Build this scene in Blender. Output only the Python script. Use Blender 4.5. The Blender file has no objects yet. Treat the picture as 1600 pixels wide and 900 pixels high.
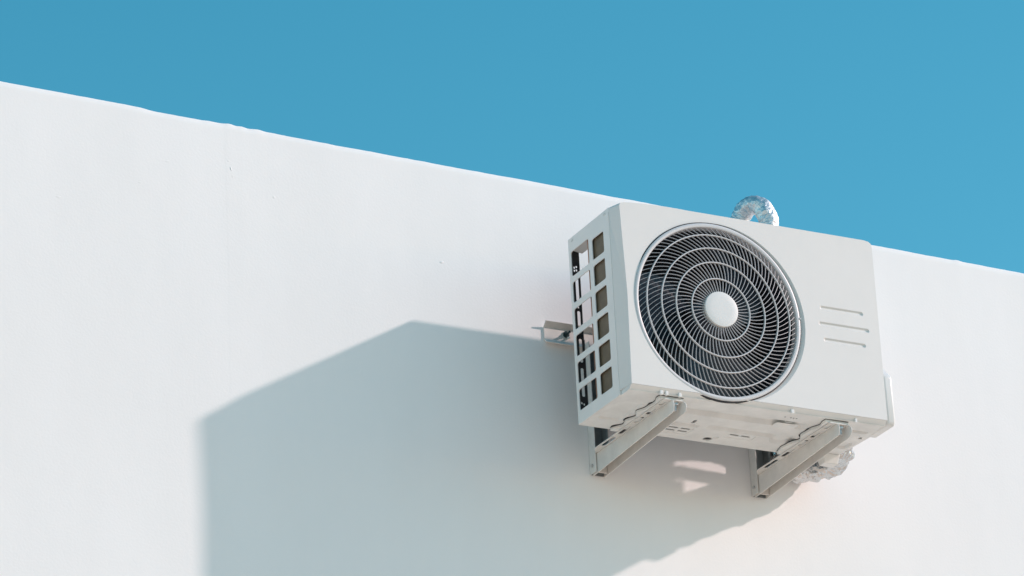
import bpy, bmesh, math, random
from mathutils import Vector, Matrix, noise
random.seed(7)
PI = math.pi
S = bpy.context.scene
COL = S.collection

# ------------------------------------------------------------------ camera
ZB = 5.37                       # height of the unit's underside above the terrace
CAM = Vector((-4.8028, -8.6162, ZB - 3.7669))
def camera_axes(a, b, c):
    fwd = Vector((-math.sin(a)*math.cos(b), math.cos(a)*math.cos(b), math.sin(b)))
    right = Vector((math.cos(a), math.sin(a), 0)); up = right.cross(fwd)
    return (math.cos(c)*right + math.sin(c)*up, -math.sin(c)*right + math.cos(c)*up, fwd)
r_, u_, f_ = camera_axes(-.4923, .4006, -.0521)
cd = bpy.data.cameras.new('camera'); cam = bpy.data.objects.new('camera', cd); COL.objects.link(cam)
m = Matrix((r_, u_, -f_)).transposed().to_4x4(); m.translation = CAM
cam.matrix_world = m
cd.sensor_width = 36; cd.lens = 6117.8/1600*36; cd.clip_start = .1; cd.clip_end = 3000
S.camera = cam

# ------------------------------------------------------------------ light
travel = Vector((-2.20, 1.0, -1.248)).normalized()     # direction the sunlight travels
to_sun = -travel
elev = math.asin(to_sun.z); azim = math.atan2(to_sun.x, to_sun.y)
w = bpy.data.worlds.new('World'); S.world = w; w.use_nodes = True
nt = w.node_tree; nt.nodes.clear()
out = nt.nodes.new('ShaderNodeOutputWorld'); bg = nt.nodes.new('ShaderNodeBackground')
sky = nt.nodes.new('ShaderNodeTexSky'); sky.sky_type = 'NISHITA'; sky.sun_disc = False
sky.sun_elevation = elev; sky.sun_rotation = azim
sky.air_density = 1.0; sky.dust_density = 0.3; sky.ozone_density = 1.0
hsv = nt.nodes.new('ShaderNodeHueSaturation')
hsv.inputs['Hue'].default_value = .464; hsv.inputs['Saturation'].default_value = 1.42; hsv.inputs['Value'].default_value = 1.0
nt.links.new(sky.outputs[0], hsv.inputs['Color']); nt.links.new(hsv.outputs[0], bg.inputs[0])
bg.inputs[1].default_value = 0.1165
nt.links.new(bg.outputs[0], out.inputs[0])
sl = bpy.data.lights.new('sun', 'SUN'); sl.energy = 2.42; sl.angle = math.radians(1.2); sl.color = (1, .793, .755)
so = bpy.data.objects.new('sun', sl); COL.objects.link(so)
so.rotation_euler = travel.to_track_quat('-Z', 'Y').to_euler(); so.location = (10, -10, 15)
vs = S.view_settings; vs.view_transform = 'Standard'; vs.look = 'None'; vs.exposure = .53; vs.gamma = 1
S.cycles.max_bounces = 10; S.cycles.diffuse_bounces = 6

# ------------------------------------------------------------------ materials
def mat(name, col, rough=.5, metal=0, bump=0, bscale=50, var=0, vscale=6, dirt=None, spec=.5, extra=None):
    m = bpy.data.materials.new(name); m.use_nodes = True; t = m.node_tree; b = t.nodes['Principled BSDF']
    b.inputs['Base Color'].default_value = (*col, 1); b.inputs['Roughness'].default_value = rough
    b.inputs['Metallic'].default_value = metal; b.inputs['Specular IOR Level'].default_value = spec
    tc = t.nodes.new('ShaderNodeTexCoord')
    if var:
        n = t.nodes.new('ShaderNodeTexNoise'); n.inputs['Scale'].default_value = vscale; n.inputs['Detail'].default_value = 6
        n.inputs['Roughness'].default_value = .62
        t.links.new(tc.outputs['Object'], n.inputs['Vector'])
        r = t.nodes.new('ShaderNodeValToRGB'); r.color_ramp.elements[0].position = .35; r.color_ramp.elements[1].position = .68
        d = dirt or tuple(c*(1-var) for c in col)
        r.color_ramp.elements[0].color = (*d, 1); r.color_ramp.elements[1].color = (*col, 1)
        t.links.new(n.outputs['Fac'], r.inputs['Fac']); t.links.new(r.outputs['Color'], b.inputs['Base Color'])
    if bump:
        n2 = t.nodes.new('ShaderNodeTexNoise'); n2.inputs['Scale'].default_value = bscale; n2.inputs['Detail'].default_value = 5
        t.links.new(tc.outputs['Object'], n2.inputs['Vector'])
        bp = t.nodes.new('ShaderNodeBump'); bp.inputs['Strength'].default_value = 1; bp.inputs['Distance'].default_value = bump
        t.links.new(n2.outputs['Fac'], bp.inputs['Height']); t.links.new(bp.outputs['Normal'], b.inputs['Normal'])
    if extra: extra(t, b, tc)
    return m

M = {}
M['panel'] = mat('white_coated_steel', (.72, .715, .69), .42, bump=.0003, bscale=18, var=.03, vscale=5)
M['panel_side'] = mat('white_coated_side_steel', (.80, .79, .765), .45, bump=.0003, bscale=14, var=.05, vscale=9)
M['pan'] = mat('base_pan_steel', (.74, .755, .735), .5, bump=.0008, bscale=20, var=.14, vscale=14)
M['plastic'] = mat('white_plastic', (.72, .73, .715), .38, var=.04, vscale=8)
M['grille'] = mat('grille_plastic', (.42, .435, .45), .4)
M['rim'] = mat('grille_rim_plastic', (.60, .61, .62), .4)
M['bracket'] = mat('painted_bracket_steel', (.74, .725, .69), .5, bump=.0005, bscale=40, var=.12, vscale=25)
M['bare'] = mat('grey_bare_steel', (.30, .33, .335), .45, metal=.3, var=.2, vscale=30)
M['bolt'] = mat('zinc_bolt', (.50, .52, .52), .38, metal=.6)
M['washer'] = mat('dark_washer', (.03, .06, .07), .35, metal=.3)
M['dark'] = mat('dark_interior_shade', (.008, .012, .020), .7)  # near-black: the shade inside the casing is put into the colour
M['blade'] = mat('blade_plastic_coil_shade', (.026, .036, .052), .4)
M['guard'] = mat('dark_coil_guard', (.045, .045, .047), .6)
M['copper'] = mat('copper_tube', (.34, .17, .11), .45, metal=.5)
def fins(t, b, tc):
    wv = t.nodes.new('ShaderNodeTexWave'); wv.bands_direction = 'Z'; wv.inputs['Scale'].default_value = 90
    wv.inputs['Distortion'].default_value = .6
    nz = t.nodes.new('ShaderNodeTexNoise'); nz.inputs['Scale'].default_value = 45
    mx = t.nodes.new('ShaderNodeMix'); mx.data_type = 'FLOAT'; mx.inputs[0].default_value = .55
    r = t.nodes.new('ShaderNodeValToRGB')
    r.color_ramp.elements[0].color = (.060, .045, .028, 1); r.color_ramp.elements[1].color = (.20, .15, .090, 1)
    t.links.new(tc.outputs['Object'], wv.inputs['Vector']); t.links.new(tc.outputs['Object'], nz.inputs['Vector'])
    t.links.new(wv.outputs['Fac'], mx.inputs[2]); t.links.new(nz.outputs['Fac'], mx.inputs[3])
    t.links.new(mx.outputs[0], r.inputs['Fac']); t.links.new(r.outputs['Color'], b.inputs['Base Color'])
M['fins'] = mat('coil_fins', (.1, .085, .06), .55, extra=fins)
def crinkle(t, b, tc):
    v = t.nodes.new('ShaderNodeTexVoronoi'); v.inputs['Scale'].default_value = 55; v.feature = 'F1'
    n = t.nodes.new('ShaderNodeTexNoise'); n.inputs['Scale'].default_value = 34; n.inputs['Detail'].default_value = 3; n.inputs['Distortion'].default_value = 1.5
    a = t.nodes.new('ShaderNodeMath'); a.operation = 'ADD'
    bp = t.nodes.new('ShaderNodeBump'); bp.inputs['Strength'].default_value = 1; bp.inputs['Distance'].default_value = .003
    t.links.new(tc.outputs['Object'], v.inputs['Vector']); t.links.new(tc.outputs['Object'], n.inputs['Vector'])
    t.links.new(v.outputs['Distance'], a.inputs[0]); t.links.new(n.outputs['Fac'], a.inputs[1])
    t.links.new(a.outputs[0], bp.inputs['Height']); t.links.new(bp.outputs['Normal'], b.inputs['Normal'])
M['foil'] = mat('aluminium_foil_tape', (.60, .61, .61), .24, metal=1.0, extra=crinkle)
M['foil_bend'] = mat('creased_foil_tape', (.74, .74, .745), .46, metal=.85, extra=crinkle)
M['gap_shade'] = mat('black_gap_shade', (.02, .02, .022), .7)  # black for gaps and recesses, their shade painted as colour
def plaster(t, b, tc):
    # broad uneven whitewash, faint streaks, one hairline joint, fine trowel relief
    sep = t.nodes.new('ShaderNodeSeparateXYZ'); t.links.new(tc.outputs['Object'], sep.inputs[0])
    mp = t.nodes.new('ShaderNodeMapping'); mp.inputs['Scale'].default_value = (3.0, 3.0, .8)
    t.links.new(tc.outputs['Object'], mp.inputs[0])
    n = t.nodes.new('ShaderNodeTexNoise'); n.inputs['Scale'].default_value = 1.2; n.inputs['Detail'].default_value = 7; n.inputs['Roughness'].default_value = .6
    t.links.new(mp.outputs[0], n.inputs['Vector'])
    r = t.nodes.new('ShaderNodeValToRGB'); r.color_ramp.elements[0].position = .3; r.color_ramp.elements[1].position = .7
    r.color_ramp.elements[0].color = (.835, .835, .828, 1); r.color_ramp.elements[1].color = (.865, .865, .86, 1)
    t.links.new(n.outputs['Fac'], r.inputs['Fac']); t.links.new(r.outputs['Color'], b.inputs['Base Color'])
    n1 = t.nodes.new('ShaderNodeTexNoise'); n1.inputs['Scale'].default_value = 2.2; n1.inputs['Detail'].default_value = 3
    n2 = t.nodes.new('ShaderNodeTexNoise'); n2.inputs['Scale'].default_value = 140; n2.inputs['Detail'].default_value = 4
    t.links.new(tc.outputs['Object'], n1.inputs['Vector']); t.links.new(tc.outputs['Object'], n2.inputs['Vector'])
    # hairline joint at x = -.92, wavering
    ad = t.nodes.new('ShaderNodeMath'); ad.operation = 'ADD'; ad.inputs[1].default_value = .935
    wob = t.nodes.new('ShaderNodeTexNoise'); wob.inputs['Scale'].default_value = 9
    t.links.new(tc.outputs['Object'], wob.inputs['Vector'])
    wm = t.nodes.new('ShaderNodeMath'); wm.operation = 'MULTIPLY_ADD'; wm.inputs[1].default_value = .008; 
    t.links.new(sep.outputs[0], ad.inputs[0]); t.links.new(wob.outputs['Fac'], wm.inputs[0]); t.links.new(ad.outputs[0], wm.inputs[2])
    mr = t.nodes.new('ShaderNodeMapRange'); mr.inputs[1].default_value = -.0035; mr.inputs[2].default_value = .0035
    mr.inputs[3].default_value = 0; mr.inputs[4].default_value = .00009; mr.interpolation_type = 'SMOOTHSTEP'
    t.links.new(wm.outputs[0], mr.inputs[0])
    s1 = t.nodes.new('ShaderNodeMath'); s1.operation = 'MULTIPLY_ADD'; s1.inputs[1].default_value = .004
    t.links.new(n1.outputs['Fac'], s1.inputs[0]); t.links.new(mr.outputs[0], s1.inputs[2])
    s2 = t.nodes.new('ShaderNodeMath'); s2.operation = 'MULTIPLY_ADD'; s2.inputs[1].default_value = .00035
    t.links.new(n2.outputs['Fac'], s2.inputs[0]); t.links.new(s1.outputs[0], s2.inputs[2])
    bp = t.nodes.new('ShaderNodeBump'); bp.inputs['Strength'].default_value = 1; bp.inputs['Distance'].default_value = 1
    t.links.new(s2.outputs[0], bp.inputs['Height']); t.links.new(bp.outputs['Normal'], b.inputs['Normal'])
M['wall'] = mat('white_plaster', (.81, .81, .80), .85, spec=.2, extra=plaster)
M['ground'] = mat('pale_terrace_concrete', (.92, .70, .54), .9, var=.06, vscale=.6)

# ------------------------------------------------------------------ mesh helpers
class MB:
    def __init__(s): s.v = []; s.f = []
    def add(s, vs, fs):
        o = len(s.v); s.v += [tuple(v) for v in vs]; s.f += [tuple(i+o for i in f) for f in fs]; return s
    def box(s, x0, x1, y0, y1, z0, z1):
        return s.add([(x, y, z) for x in (x0, x1) for y in (y0, y1) for z in (z0, z1)],
                     [(0,1,3,2), (4,6,7,5), (0,4,5,1), (2,3,7,6), (0,2,6,4), (1,5,7,3)])
    def prism(s, A, B):            # two matching outlines joined
        n = len(A)
        return s.add(list(A)+list(B), [tuple(range(n)), tuple(range(2*n-1, n-1, -1))] + [(i, i+n, (i+1)%n+n, (i+1)%n) for i in range(n)])
    def lathe_y(s, cx, cz, prof, n=96, closed=True):   # profile of (radius, y)
        k = len(prof); vs = [(cx+r*math.cos(2*PI*i/n), y, cz+r*math.sin(2*PI*i/n)) for i in range(n) for r, y in prof]
        fs = []
        for i in range(n):
            j = (i+1) % n
            for q in range(k if closed else k-1):
                p = (q+1) % k; fs.append((i*k+q, j*k+q, j*k+p, i*k+p))
        return s.add(vs, fs)
    def tube(s, pts, rad, n=12, cap=True, crink=0, wrap=0):
        pts = [Vector(p) for p in pts]; N = len(pts); vs = []; fs = []
        prev = None
        for i, p in enumerate(pts):
            t = (pts[min(i+1, N-1)] - pts[max(i-1, 0)]).normalized()
            if prev is None: a = t.orthogonal().normalized()
            else: a = (prev - t*prev.dot(t)).normalized()
            prev = a; b = t.cross(a)
            R = rad[i] if isinstance(rad, (list, tuple)) else rad
            for k in range(n):
                q = 2*PI*k/n; d = a*math.cos(q)+b*math.sin(q)
                rr = R
                if wrap: rr *= 1 + wrap*((i*.21 + k/n) % 1.0 - .5)
                if crink: rr *= 1 + crink*(noise.noise((p+d*R)*26)*1.0 + (abs(noise.noise((p+d*R)*52))-.2)*1.2)
                vs.append(p + d*rr)
        for i in range(N-1):
            for k in range(n): fs.append((i*n+k, i*n+(k+1)%n, (i+1)*n+(k+1)%n, (i+1)*n+k))
        if cap: fs += [tuple(range(n-1, -1, -1)), tuple(range((N-1)*n, N*n))]
        return s.add(vs, fs)
    def mesh(s, name):
        me = bpy.data.meshes.new(name); me.from_pydata(s.v, [], s.f); me.update()
        bm = bmesh.new(); bm.from_mesh(me); bmesh.ops.recalc_face_normals(bm, faces=bm.faces); bm.to_mesh(me); bm.free()
        return me
    def build(s, name, material, parent=None, bevel=0, smooth=False, cuts=None, seg=2):
        me = s.mesh(name)
        if cuts: me = cut(me, cuts)
        me.name = name
        me.materials.clear(); me.materials.append(material)
        o = bpy.data.objects.new(name, me); COL.objects.link(o)
        if parent: o.parent = parent
        if bevel:
            b = o.modifiers.new('bevel', 'BEVEL'); b.width = bevel; b.segments = seg; b.limit_method = 'ANGLE'; b.angle_limit = math.radians(35)
        if smooth:
            for p in me.polygons: p.use_smooth = True
            if smooth == 'auto':
                try: me.set_sharp_from_angle(angle=math.radians(40))
                except Exception: pass
        return o
def cut(me, cutters):
    o = bpy.data.objects.new('x', me); COL.objects.link(o)
    tmp = []
    for c in cutters:
        cm = c.mesh('c'); co = bpy.data.objects.new('c', cm); COL.objects.link(co); tmp.append(co)
        md = o.modifiers.new('b', 'BOOLEAN'); md.operation = 'DIFFERENCE'; md.solver = 'EXACT'; md.object = co
    dg = bpy.context.evaluated_depsgraph_get(); dg.update()
    nm = bpy.data.meshes.new_from_object(o.evaluated_get(dg))
    for x in tmp + [o]: bpy.data.objects.remove(x, do_unlink=True)
    return nm
def rrect(a0, a1, b0, b1, r, n=4):     # rounded rectangle outline in (a, b)
    P = []; r = min(r, (a1-a0)*.49, (b1-b0)*.49)
    for cx, cy, s in ((a1-r, b1-r, 0), (a0+r, b1-r, 1), (a0+r, b0+r, 2), (a1-r, b0+r, 3)):
        for k in range(n+1):
            q = (s + k/n)*PI/2; P.append((cx+r*math.cos(q), cy+r*math.sin(q)))
    return P
def empty(name, loc, label, cat, group=None):
    o = bpy.data.objects.new(name, None); COL.objects.link(o); o.location = loc; o.empty_display_size = .1
    o['label'] = label; o['category'] = cat
    if group: o['group'] = group
    return o

# ------------------------------------------------------------------ ground
g = MB(); g.add([(-1500, -1500, 0), (1500, -1500, 0), (1500, 1500, 0), (-1500, 1500, 0)], [(0, 1, 2, 3)])
o = g.build('ground', M['ground']); o['kind'] = 'structure'

# ------------------------------------------------------------------ the white wall of the building
WY = .18
def ztop(x):
    z = .7985 - .0172*(x-.2307)
    v = Vector((x*1.0, 3.3, 0))
    z += .0016*noise.noise(v*3.1) + .0012*noise.noise(v*11) + .0006*noise.noise(v*37)
    # chipped stretch and two small steps in the edge
    k = math.exp(-((x+.905)/.085)**2); z += k*.0055*noise.noise(Vector((x*34, 1, 7))) + k*.002
    z += .002*(1-math.tanh((x+1.165)*70)) - .002
    z += .003*math.exp(-((x-1.42)/.012)**2)
    return z + ZB
wall = empty('building', (0, WY, 0), 'building with a plain white plastered wall behind the outdoor unit, its edge against the sky', 'building')
wm_ = MB()
xs = [-9, -6, -4, -3] + [-2.4+.008*i for i in range(int(5.2/.008)+1)] + [3.4, 5, 7, 9]
prof = [(0, -1, None), (0, None, -.6), (0, None, -.02), (.0012, None, -.005), (.005, None, -.0006), (.02, None, .001), (.35, None, .0), (7, None, .0)]
vs = []; k = len(prof)
for x in xs:
    zt = ztop(x); fine = -2.5 < x < 2.9
    for (y, a, dz) in prof:
        z = 0 if a is not None else zt + dz
        yy = y
        if dz is not None and dz in (-.005, -.02) and fine: yy += .0006*noise.noise(Vector((x*9, 9, 0)))
        vs.append((x, yy, z))
fs = [(i*k+q, (i+1)*k+q, (i+1)*k+q+1, i*k+q+1) for i in range(len(xs)-1) for q in range(k-1)]
n0 = 0; n1 = (len(xs)-1)*k
fs += [tuple(range(0, k)) + (len(vs),), tuple(range(n1+k-1, n1-1, -1)) + (len(vs)+1,)]
vs += [(xs[0], 7, 0), (xs[-1], 7, 0)]
fs.append((k-1, n1+k-1, len(vs)-1, len(vs)-2))
wm_.add(vs, fs)
wall_o = wm_.build('wall', M['wall'], wall, smooth='auto')
def blob(x, z, rx, rz, h, rot=0):
    b = MB(); vs = []; fs = []; n = 12; rings = 4
    for j in range(rings+1):
        t = j/rings
        for i in range(n):
            q = 2*PI*i/n; rr = t*(1+.25*noise.noise(Vector((math.cos(q)*2, math.sin(q)*2, x*9))))
            a, c = rx*rr*math.cos(q), rz*rr*math.sin(q)
            vs.append((x + a*math.cos(rot)-c*math.sin(rot), -h*(1-t*t)+.0006, z + ZB + a*math.sin(rot)+c*math.cos(rot)))
    for j in range(rings):
        for i in range(n): fs.append((j*n+i, j*n+(i+1)%n, (j+1)*n+(i+1)%n, (j+1)*n+i))
    b.add(vs, fs); b.build('plaster_lump', M['wall'], wall, smooth=True)
for a in ((-.925, .684, .003, .009, .0018, .3), (-.932, .706, .003, .005, .0012, -.2), (-.921, .662, .002, .010, .0010, .1),
          (-.30, .505, .009, .004, .0022, .3), (-1.11, .675, .012, .005, .001, .2), (-.80, .62, .006, .006, .0012, 0),
          (.12, -.62, .008, .004, .0018, .4), (-1.19, .60, .01, .004, .001, .1), (-1.42, .52, .012, .006, .001, 0)): blob(*a)

# ------------------------------------------------------------------ outdoor unit
W, D, H = .8, .2918, .5448
U = empty('outdoor_unit', (0, 0, ZB), 'white air conditioner outdoor unit with round fan grille on a bracket against the wall', 'air conditioner')
CX, CZ = .2862, .2575
# front panel: thick outline with fan opening, dish around it and three pressed grooves
FO = [(.005, .0125), (.0095, .275), (.0018, .522), (.0022, .530), (.006, .5345), (.014, .5372), (.030, .5395), (.055, .5415), (.09, .5435), (.14, H), (.775, H), (.790, .5425), (.7975, .537), (W, .525), (W, .0125)]
BO = [(0, .0125), (0, .275), (0, .522), (0, .5395), (.0015, .5430), (.010, .5444), (.030, H), (.055, H), (.09, H), (.14, H), (.775, H), (.790, .5425), (.7975, .537), (W, .525), (W, .0125)]
fp = MB().prism([(x, -D, z) for x, z in FO], [(x, -.236, z) for x, z in BO])
circ = lambda cx, cz, r, y, n=128: [(cx+r*math.cos(2*PI*i/n), y, cz+r*math.sin(2*PI*i/n)) for i in range(n)]
hole = MB().prism(circ(.2885, .258, .2455, -.40), circ(.2885, .258, .2455, -.1))
dish = MB().prism(circ(.3020, .2590, .2625, -D-.002), circ(.2895, .2585, .2475, -D+.011))
def groove(x0, x1, z, r=.0075, dp=.0036):
    return MB().prism([(a, -D-.001, b) for a, b in rrect(x0, x1, z-r, z+r, r*.98, 6)], [(a, -D+dp, b) for a, b in rrect(x0+r*.8, x1-r*.8, z-r*.25, z+r*.25, r*.24, 6)])
grooves = [groove(.611, .753, .3185), groove(.603, .768, .2705), groove(.615, .753, .2240)]
front = fp.build('front_panel', M['panel'], U, bevel=.0035, cuts=[hole, dish]+grooves, seg=3)
# top, right side and back panels
MB().box(.002, .7985, -.2355, -.001, .5405, .5445).build('top_panel', M['panel'], U, bevel=.0015)
MB().box(.7965, .7995, -.2355, -.002, .001, .5400).build('right_panel', M['panel_side'], U, bevel=.001)
MB().box(.60, .7960, -.004, -.0015, .003, .5400).build('back_panel', M['panel_side'], U, bevel=.0008)
# left side panel with twelve windows and a hand hold
sp = MB().box(0, .0026, -.2355, 0, .0, .5440)
cuts = []
for k in range(6):
    z0 = .0365 + .0786*k
    cuts.append(MB().prism([(-.01, a, b) for a, b in rrect(-.198, -.133, z0, z0+.0605, .006)], [(.02, a, b) for a, b in rrect(-.198, -.133, z0, z0+.0605, .006)]))
    z1 = z0+.0605 if k < 5 else z0+.073
    cuts.append(MB().prism([(-.01, a, b) for a, b in rrect(-.113, -.0125, z0, z1, .006)], [(.02, a, b) for a, b in rrect(-.113, -.0125, z0, z1, .006)]))
sp.build('side_panel', M['panel_side'], U, bevel=.0012, cuts=cuts)
# folded lip where side panel meets the front, and the top seam
MB().prism([(-.0012, -.2300, .004), (-.0012, -.2345, .004), (.001, -.2345, .004), (.001, -.23, .004)],
           [(-.0012, -.2300, .530), (-.0012, -.2345, .530), (.001, -.2345, .530), (.001, -.23, .530)]).build('side_seam', M['panel_side'], U, bevel=.0005)
MB().box(.0030, .7900, -.2365, -.2345, .5380, .5436).build('top_joint', M['panel_side'], U)
hh = MB().prism([(.001, -.110, .5060), (.001, -.016, .5060), (.034, -.016, .5010), (.034, -.110, .5010)],
                [(.001, -.110, .524), (.001, -.016, .524), (.034, -.016, .524), (.034, -.110, .524)])
hh.build('hand_hold', M['plastic'], U, bevel=.002)
for y in (-.018, -.205):
    MB().box(-.0012, .0015, y-.012, y, .530, .537).build('top_clip', M['bracket'], U, bevel=.0012)
# base pan with pressed relief
pan = MB().box(.0035, .7960, -.2800, -.0, .0, .0120)
def pocket(x0, x1, y0, y1, dz, r=.012, sl=.006):
    return MB().prism([(a, b, -.001) for a, b in rrect(x0, x1, y0, y1, r)], [(a, b, dz) for a, b in rrect(x0+sl, x1-sl, y0+sl, y1-sl, max(r-sl*.4, .003))])
def slot(x0, x1, y0, y1, r): return MB().prism([(a, b, -.01) for a, b in rrect(x0, x1, y0, y1, r)], [(a, b, .03) for a, b in rrect(x0, x1, y0, y1, r)])
cp = [pocket(.205, .600, -.222, -.175, .0105, .012, .013), pocket(.225, .318, -.112, -.086, .0085, .012, .010), pocket(.335, .560, -.122, -.092, .0085, .012, .012),
      pocket(.020, .095, -.200, -.060, .005), pocket(.715, .785, -.225, -.205, .0055), pocket(.735, .79, -.135, -.085, .006),
      pocket(.545, .625, -.126, -.058, .0065, .03, .012), pocket(.393, .412, -.050, -.034, .003, .006, .003),
      pocket(.222, .315, -.084, -.032, .0022, .008, .003), pocket(.412, .508, -.090, -.052, .0022, .008, .003)]
sc = []
for y in (-.068, -.049):
    sc += [slot(.239, .269, y-.0036, y+.0036, .003), slot(.278, .308, y-.0036, y+.0036, .003)]
sc += [slot(.429, .458, -.0755, -.0680, .003), slot(.464, .493, -.0755, -.0680, .003), slot(.372, .398, -.037, -.015, .0105),
       slot(.281, .291, -.140, -.116, .0045), slot(.779, .789, -.182, -.168, .0045)]
pan.build('base_pan', M['pan'], U, bevel=.0007, cuts=cp+sc)
for i_, c_ in enumerate(sc):
    xs_ = [v[0] for v in c_.v]; ys_ = [v[1] for v in c_.v]; a0, a1, b0, b1 = min(xs_)+.0003, max(xs_)-.0003, min(ys_)+.0003, max(ys_)-.0003; rr_ = .0099 if i_ == 10 else .0028
    MB().prism([(a, b, .0042) for a, b in rrect(a0, a1, b0, b1, rr_)], [(a, b, .0126) for a, b in rrect(a0, a1, b0, b1, rr_)]).build('slot_shade_plug', M['gap_shade'], U)  # black plugs paint the shade inside the slots
MB().box(.02, .78, -.26, -.01, .0125, .015).build('pan_shade_sheet', M['dark'], U)  # dark sheet added so the open slots look shaded
MB().prism([(a, -.193+.0*a, 0) for a in (.5, .51, .56, .57)] and [(a, b, .0002) for a, b in rrect(.500, .572, -.204, -.172, .008)],
           [(a, b, -.003) for a, b in rrect(.508, .564, -.196, -.180, .006)]).build('pan_boss', M['pan'], U, bevel=.001)
# front lip of the pan, sloping in under the front panel, with a small folded bead
MB().prism([(.004, -D+.0005, .0122), (.004, -.2805, .0012), (.004, -.2770, .0012), (.004, -.2770, .0122)],
           [(.7985, -D+.0005, .0122), (.7985, -.2805, .0012), (.7985, -.2770, .0012), (.7985, -.2770, .0122)]).build('pan_lip', M['panel_side'], U, bevel=.001)
MB().prism([(.010, -.2835, .0008), (.010, -.2805, -.0022), (.010, -.2760, -.0022), (.010, -.2760, .0008)],
           [(.795, -.2835, .0008), (.795, -.2805, -.0022), (.795, -.2760, -.0022), (.795, -.2760, .0008)]).build('pan_bead', M['pan'], U, bevel=.0008)
for x, sc_ in ((.096, 1), (.112, .8), (.500, 1), (.152, .9), (.700, .7)):
    MB().prism([(a, -.2895, b) for a, b in rrect(x-.005*sc_, x+.005*sc_, -.006, .006, .003)], [(a, -.282, b) for a, b in rrect(x-.005*sc_, x+.005*sc_, -.006, .006, .003)]).build('panel_clip', M['plastic'], U, bevel=.0012)
# embossed recycling-like arc marks on the pan
def arc(cx, cy, r, a0, a1, z=-.0004):
    return MB().tube([(cx+r*math.cos(a0+(a1-a0)*i/10), cy+r*math.sin(a0+(a1-a0)*i/10), z) for i in range(11)], .0011, 6)
arc(.528, -.226, .013, .3, 2.6).build('pan_mark', M['pan'], U)
for x in (.50, .518, .527, .536): MB().box(x, x+.004, -.247, -.243, -.0008, .001).build('pan_mark', M['bare'], U)
# feet rails under the pan, wavering pressed edge
for x0 in (.104, .618):
    L = []; Rr = []; dk = []
    N = 40
    for i in range(N+1):
        y = -.272 + i*.262/N
        wv = .016*noise.noise(Vector((i*.19, x0*7, 2))) * min(1, i/6)
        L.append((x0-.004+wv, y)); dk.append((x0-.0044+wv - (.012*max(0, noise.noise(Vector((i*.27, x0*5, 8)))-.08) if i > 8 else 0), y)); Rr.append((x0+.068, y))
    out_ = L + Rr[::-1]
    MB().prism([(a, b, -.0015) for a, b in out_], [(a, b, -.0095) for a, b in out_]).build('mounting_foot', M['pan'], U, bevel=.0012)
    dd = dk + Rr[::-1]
    MB().prism([(a, b, .0) for a, b in dd], [(a, b, -.0016) for a, b in dd]).build('foot_gap_shade', M['gap_shade'], U)  # black wavy strip painted in for the shaded gap over the foot
# valve cover on the right
vc = [(-.284, .001), (-.290, .012), (-.290, .145), (-.252, .186), (-.002, .186), (-.002, .018), (-.165, .012), (-.190, .001)]
MB().prism([(.7998, a, b) for a, b in vc], [(.829, a, b) for a, b in vc]).build('valve_cover', M['plastic'], U, bevel=.007, seg=4, smooth='auto')
MB().prism([(.745, -.045, 0), (.799, -.045, 0), (.799, -.004, 0), (.745, -.004, 0)], [(.752, -.035, -.026), (.795, -.035, -.026), (.795, -.006, -.026), (.752, -.006, -.026)]).build('valve_mount', M['pan'], U, bevel=.002)

# fan grille
F0 = -D
gr = bpy.data.objects.new('fan_grille', None)
rim = MB().lathe_y(CX, CZ, [(.2432, F0+.012), (.2432, F0-.009), (.2450, F0-.0125), (.2495, F0-.0140), (.2535, F0-.0132), (.2558, F0-.0112), (.2563, F0-.0080), (.2563, F0+.012)], 160)
grille = rim.build('fan_grille', M['rim'], U, smooth='auto')
MB().lathe_y(CX, CZ, [(.2555, F0-.0095), (.2592, F0-.0088), (.2592, F0+.004), (.2555, F0+.004)], 128).build('rim_shade_ring', M['gap_shade'], grille, smooth='auto')  # black ring stands in for the deep shade around the rim
def ring(r, wd=.0019, y=F0-.0085):
    return MB().lathe_y(CX, CZ, [(r-wd, y+.003), (r-wd, y), (r-wd*.5, y-.0016), (r+wd*.5, y-.0016), (r+wd, y), (r+wd, y+.003)], 128)
GP = Vector((CX, F0, CZ))
grille.matrix_local = Matrix.Translation(GP + Vector((0, .0085, 0))) @ Matrix.Rotation(math.radians(-.55), 4, 'Z') @ Matrix.Rotation(math.radians(.8), 4, 'X') @ Matrix.Translation(-GP)
def dome(r): return .018*max(0, 1-max(0, (r-.115)/.135)**2)
RR = [.0890, .1365, .1790, .2200]
for r in RR: ring(r, y=F0-.0085-dome(r)).build('grille_ring', M['rim'], grille, smooth='auto')
hub = MB(); prf = [(.0508, F0+.004), (.0508, F0-.0110), (.0500, F0-.0122), (.0485, F0-.0126), (.03, F0-.0129), (.012, F0-.0130), (.0004, F0-.0130)]
prf = [(a, b-.018) for a, b in prf]; hub.lathe_y(CX, CZ, prf, 64, closed=False); hub.build('grille_hub', M['plastic'], grille, smooth='auto')
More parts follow.
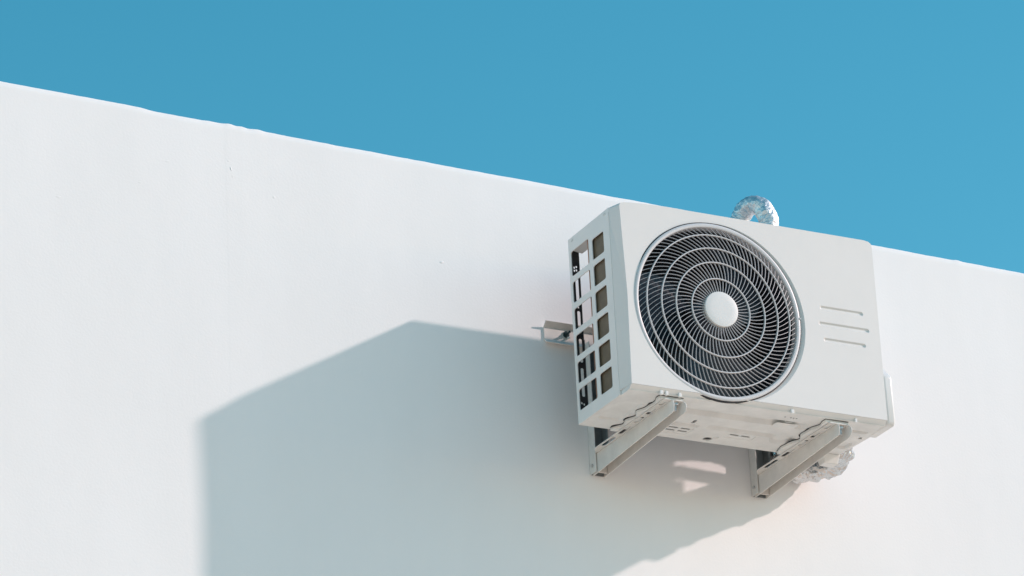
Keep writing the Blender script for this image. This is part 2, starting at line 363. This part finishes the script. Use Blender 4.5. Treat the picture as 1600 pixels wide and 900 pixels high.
# curved ribs, five rings of them; each rib is one narrow strip following a spiral
def theta(r):   # spiral angle, CCW outwards as seen from the front
    a = (r-.0505)/.1945
    return 5.0*(r-.0505) - .2525*math.log(r/.0505)
def rib_mesh(ra, rb):
    n = 5; vs = []; fs = []
    for i in range(n+1):
        r = ra + (rb-ra)*i/n; th = theta(r) - theta(ra); hw = .00056
        for dq, y in ((-1, -.0064), (1, -.0064), (1, -.0028), (-1, -.0028)):
            q = th + dq*hw/r*1.25; vs.append((r*math.cos(q), y-dome(r), r*math.sin(q)))
    for i in range(n):
        for q in range(4): fs.append((i*4+q, i*4+(q+1)%4, (i+1)*4+(q+1)%4, (i+1)*4+q))
    me = MB().add(vs, fs).mesh('rib'); me.materials.append(M['grille']); return me
zones = [(.2200, .2455, 96), (.1790, .2200, 90), (.1365, .1790, 80), (.0890, .1365, 66), (.0500, .0890, 50)]
count = 0; rest = MB()
for ra, rb, n in zones:
    me = rib_mesh(ra, rb)
    for i in range(n):
        a = 2*PI*i/n - theta(ra)*0
        if count < 300:
            o = bpy.data.objects.new('rib', me); COL.objects.link(o); o.parent = grille
            o.location = (CX, F0-.001, CZ); o.rotation_euler = (0, -a, 0)
            count += 1
        else:
            ca, sa = math.cos(a), math.sin(a)
            rest.add([(CX + v.co.x*ca - v.co.z*sa, F0-.001+v.co.y, CZ + v.co.x*sa + v.co.z*ca) for v in me.vertices], [tuple(p.vertices) for p in me.polygons])
o = rest.build('inner_ribs', M['grille'], grille); o['kind'] = 'stuff'
MB().box(.5375, .5440, F0-.0150, F0-.008, .2690, .2745).build('grille_notch', M['grille'], grille, bevel=.001)
# shroud, fan and coil inside
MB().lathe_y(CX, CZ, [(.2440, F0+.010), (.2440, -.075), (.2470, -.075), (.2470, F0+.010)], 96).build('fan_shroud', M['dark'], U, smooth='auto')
fan = MB().lathe_y(CX, CZ, [(.0, F0+.036), (.045, F0+.037), (.056, F0+.044), (.056, F0+.10), (.0, F0+.10)], 48, closed=False).build('fan', M['blade'], U, smooth='auto')
def blade(a0):
    vs = []; fs = []; nr, na = 9, 12
    for side in (0, 1):
        for i in range(nr+1):
            t = i/nr; r = .05 + .178*t; sweep = .55*t*t
            half = .42 + .22*t
            for j in range(na+1):
                s_ = j/na*2-1; q = a0 + sweep + half*s_*(1-.12*t)
                y = F0 + .070 - .030*s_*(1-.25*t) + .010*(1-s_*s_) + side*.0025
                vs.append((CX+r*math.cos(q), y, CZ+r*math.sin(q)))
    st = (nr+1)*(na+1)
    for side in (0, 1):
        for i in range(nr):
            for j in range(na):
                a = side*st+i*(na+1)+j; fs.append((a, a+1, a+na+2, a+na+1))
    for i in range(nr):
        for j in (0, na): a = i*(na+1)+j; fs.append((a, a+na+1, a+na+1+st, a+st))
    for j in range(na):
        for i in (0, nr): a = i*(na+1)+j; fs.append((a, a+1, a+1+st, a+st))
    return MB().add(vs, fs)
for k in range(3): blade(.5+k*2*PI/3).build('fan_blade', M['blade'], fan, smooth='auto')
MB().box(.072, .59, -.045, -.012, .026, .535).build('rear_coil', M['blade'], U)  # coil darkened with the blade material, its shade put into the colour
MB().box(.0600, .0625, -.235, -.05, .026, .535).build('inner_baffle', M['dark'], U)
coil = MB().box(.007, .040, -.232, -.1005, .020, .538).build('side_coil', M['fins'], U)
MB().box(.0065, .039, -.1003, -.0960, .020, .538).build('coil_end_plate', M['copper'], coil)
# rear guard strip with oval holes
gs = MB().box(.006, .030, -.0045, -.0030, .012, .5405)
gc = []
for z0, z1 in ((.362, .436), (.272, .334), (.182, .252), (.082, .166)):
    pr = rrect(.0140, .0235, z0, z1, .0045); gc.append(MB().prism([(a, -.01, b) for a, b in pr], [(a, .01, b) for a, b in pr]))
for x, z in ((.013, .462), (.013, .453), (.0195, .465), (.0195, .455), (.0185, .345), (.012, .063), (.019, .060), (.024, .052)):
    pr = rrect(x-.0024, x+.0024, z-.0034, z+.0034, .0023); gc.append(MB().prism([(a, -.01, b) for a, b in pr], [(a, .01, b) for a, b in pr]))
gs.build('rear_guard', M['guard'], U, cuts=gc)
MB().box(.0300, .0318, -.0048, -.0028, .012, .25).build('guard_edge', M['bolt'], U)

# ------------------------------------------------------------------ bracket frame on the wall
B = empty('wall_bracket', (0, 0, ZB), 'pale steel wall bracket frame with two arms under the outdoor unit', 'wall bracket')
# slanted-lip rail
def rail():
    P = [(.1435, .3605), (.157, .3460), (.157, .3100), (.1435, .2955), (.1415, .2970), (.1590, .3085), (.1590, .3475), (.1415, .3590)]
    P = [(.1420, .3600), (.1560, .3460), (.1560, .3110), (.1420, .2970), (.1440, .2950), (.1590, .3095), (.1590, .3475), (.1440, .3620)]
    return [(a+.02, b+.0096) for a, b in P]
rl = rail()
MB().prism([(.006, a, b) for a, b in rl], [(.780, a, b) for a, b in rl]).build('rail', M['bracket'], B, bevel=.0006)
def bolt(x, y, z, r, axis, mt=M['bolt'], h=.006, par=B, name='bolt'):
    hexp = [(r*math.cos(PI/3*i), r*math.sin(PI/3*i)) for i in range(6)]
    if axis == 'y': A = [(x+a, y, z+b) for a, b in hexp]; C_ = [(x+a, y-h, z+b) for a, b in hexp]
    elif axis == 'x': A = [(x, y+a, z+b) for a, b in hexp]; C_ = [(x-h, y+a, z+b) for a, b in hexp]
    else: A = [(x+a, y+b, z) for a, b in hexp]; C_ = [(x+a, y+b, z-h) for a, b in hexp]
    return MB().prism(A, C_).build(name, mt, par, bevel=r*.12)
MB().lathe_y(.0747, .3416, [(.0005, .1755), (.0098, .1755), (.0098, .1730), (.0005, .1730)], 24).build('washer', M['washer'], B)
bolt(.0747, .1730, .3416, .0060, 'y', M['washer'])
MB().tube([(.0747, .175, .3416), (.0747, .153, .3416)], .0035, 10).build('threaded_end', M['washer'], B)
MB().tube([(.0790, .175, .3320), (.0790, .166, .3296)], .0032, 8).build('sealant_dab', M['plastic'], B, smooth=True)
for (xl, xr, al, ar) in ((.1272, .1715, .132, .1680), (.6405, .6880, .6450, .6830)):
    up = MB()
    up.box(xl, xl+.0025, .144, .1790, -.0660, .3180)
    o = up.build('upright_flange', M['bracket'], B, bevel=.0006)
    MB().box(xl+.0027, xr-.0027, .1765, .1790, -.0660, .3180).build('upright_web', M['bare'], B, bevel=.0004)
    MB().box(xr-.0025, xr, .144, .1790, -.0660, .3180).build('upright_flange', M['bare'], B, bevel=.0006)
    # arm: top web with slotted outer lip, two tapering side flanges
    web = MB().prism([(al-.0215, -.278, -.0128), (ar-.0022, -.278, -.0128), (ar-.0022, .172, -.0128), (al+.001, .172, -.0128), (al+.001, .150, -.0128), (al-.0215, .118, -.0128)], [(al-.0215, -.278, -.0100), (ar-.0022, -.278, -.0100), (ar-.0022, .172, -.0100), (al+.001, .172, -.0100), (al+.001, .150, -.0100), (al-.0215, .118, -.0100)])
    cs = []
    for y0, y1 in ((.020, .090), (-.066, -.005), (-.140, -.095), (-.205, -.160), (-.262, -.232)):
        cs.append(MB().prism([(a, b, -.02) for a, b in rrect(al-.0165, al-.0045, y0, y1, .0055)], [(a, b, 0) for a, b in rrect(al-.0165, al-.0045, y0, y1, .0055)]))
    web.build('arm_web', M['bracket'], B, bevel=.0005, cuts=cs)
    side = [(.172, -.0130), (-.280, -.0130), (-.285, -.0180), (-.286, -.0300), (-.282, -.0450), (-.275, -.0475), (.172, -.0705)]
    MB().prism([(al, a, b) for a, b in side], [(al+.0025, a, b) for a, b in side]).build('arm_flange', M['bracket'], B, bevel=.0007)
    side2 = [(.172, -.0100), (-.262, -.0100), (-.280, -.0140), (-.290, -.0230), (-.292, -.0330), (-.287, -.0430), (-.276, -.0475), (.172, -.0705)]
    MB().prism([(ar-.0020, a, b) for a, b in side2], [(ar+.0005, a, b) for a, b in side2]).build('arm_flange', M['bracket'], B, bevel=.0007)
    MB().tube([((al+ar)/2, -.262, .0), ((al+ar)/2, -.262, -.036)], .0045, 10).build('bolt_shank', M['bolt'], B)
    bolt((al+ar)/2, -.262, -.0135, .0095, 'z', h=.008, name='nut')
    MB().tube([((al+ar)/2, -.060, .0), ((al+ar)/2, -.060, -.030)], .0040, 10).build('bolt_shank', M['bolt'], B)
    bolt(xl, .163, -.044, .0050, 'x', h=.0035)
    bolt(xl, .163, .110, .0050, 'x', h=.0035)
    for y0, y1 in ((-.170, -.128), (-.035, .004)):
        MB().box(al-.0150, ar-.004, y0, y1, -.0099, -.0096+.0001).build('arm_gap_shade', M['gap_shade'], B)  # thin black sheets stand in for dark shade between arm and foot
    MB().box(al+.0030, ar-.0030, .1500, .1540, -.0660, -.0135).build('arm_end_plate', M['bracket'], B, bevel=.0005)

# ------------------------------------------------------------------ foil-wrapped refrigerant pipe
def smooth_path(P, n=14):
    P = [Vector(p) for p in P]; out = []
    for i in range(len(P)-1):
        p0 = P[max(i-1, 0)]; p1 = P[i]; p2 = P[i+1]; p3 = P[min(i+2, len(P)-1)]
        for k in range(n):
            t = k/n
            out.append(.5*((2*p1)+(-p0+p2)*t+(2*p0-5*p1+4*p2-p3)*t*t+(-p0+3*p1-3*p2+p3)*t*t*t))
    out.append(P[-1]); return out
pipe = empty('foil_pipe', (0, 0, ZB), 'silver foil-wrapped pipe bundled behind the unit and arching over the top of the wall', 'pipe')
zt = ztop(.72) - ZB
path = [(.796, -.030, .050), (.828, .000, .036), (.856, .050, .036), (.856, .100, .030), (.825, .130, .022), (.785, .142, .016), (.752, .147, .024), (.737, .150, .075), (.737, .150, .25), (.738, .147, .50), (.733, .142, .70),
        (.744, .140, zt-.030), (.742, .146, zt+.012), (.735, .166, zt+.046), (.721, .198, zt+.058), (.711, .230, zt+.042), (.706, .250, zt+.004), (.705, .254, zt-.05)]
pp = smooth_path(path, 16)
rad = [(.034 if p.z < .05 else .034-.007*min(1, (p.z-.05)/.2)) + .0008*max(0, min(1, (p.z-.68)/.08)) for p in pp]
half = [i for i, p in enumerate(pp) if p.z > .30][0]
MB().tube(pp[:half+1], rad[:half+1], 26, crink=.30).build('foil_wrap', M['foil'], pipe)
MB().tube(pp[half:], rad[half:], 28, crink=.08, wrap=.09).build('foil_wrap', M['foil_bend'], pipe)
pp2 = smooth_path([(.803, -.030, .12), (.835, .015, .115), (.845, .065, .095), (.815, .110, .062), (.765, .132, .045), (.742, .142, .065), (.738, .144, .14)], 16)
MB().tube(pp2, .026, 22, crink=.30).build('foil_wrap', M['foil'], pipe)
# two unseen branches added behind the unit to shape the shadow on the wall
MB().tube(smooth_path([(.790, -.010, .200), (.770, .010, .192), (.751, .030, .165), (.745, .085, .092), (.745, .130, .03)], 10), .0125, 14, crink=.08).build('shadow_branch_pipe', M['foil'], pipe)
MB().tube(smooth_path([(.790, -.010, .275), (.772, .010, .268), (.751, .030, .242), (.752, .085, .190), (.748, .132, .12)], 10), .032, 18, crink=.12).build('shadow_branch_pipe', M['foil'], pipe)
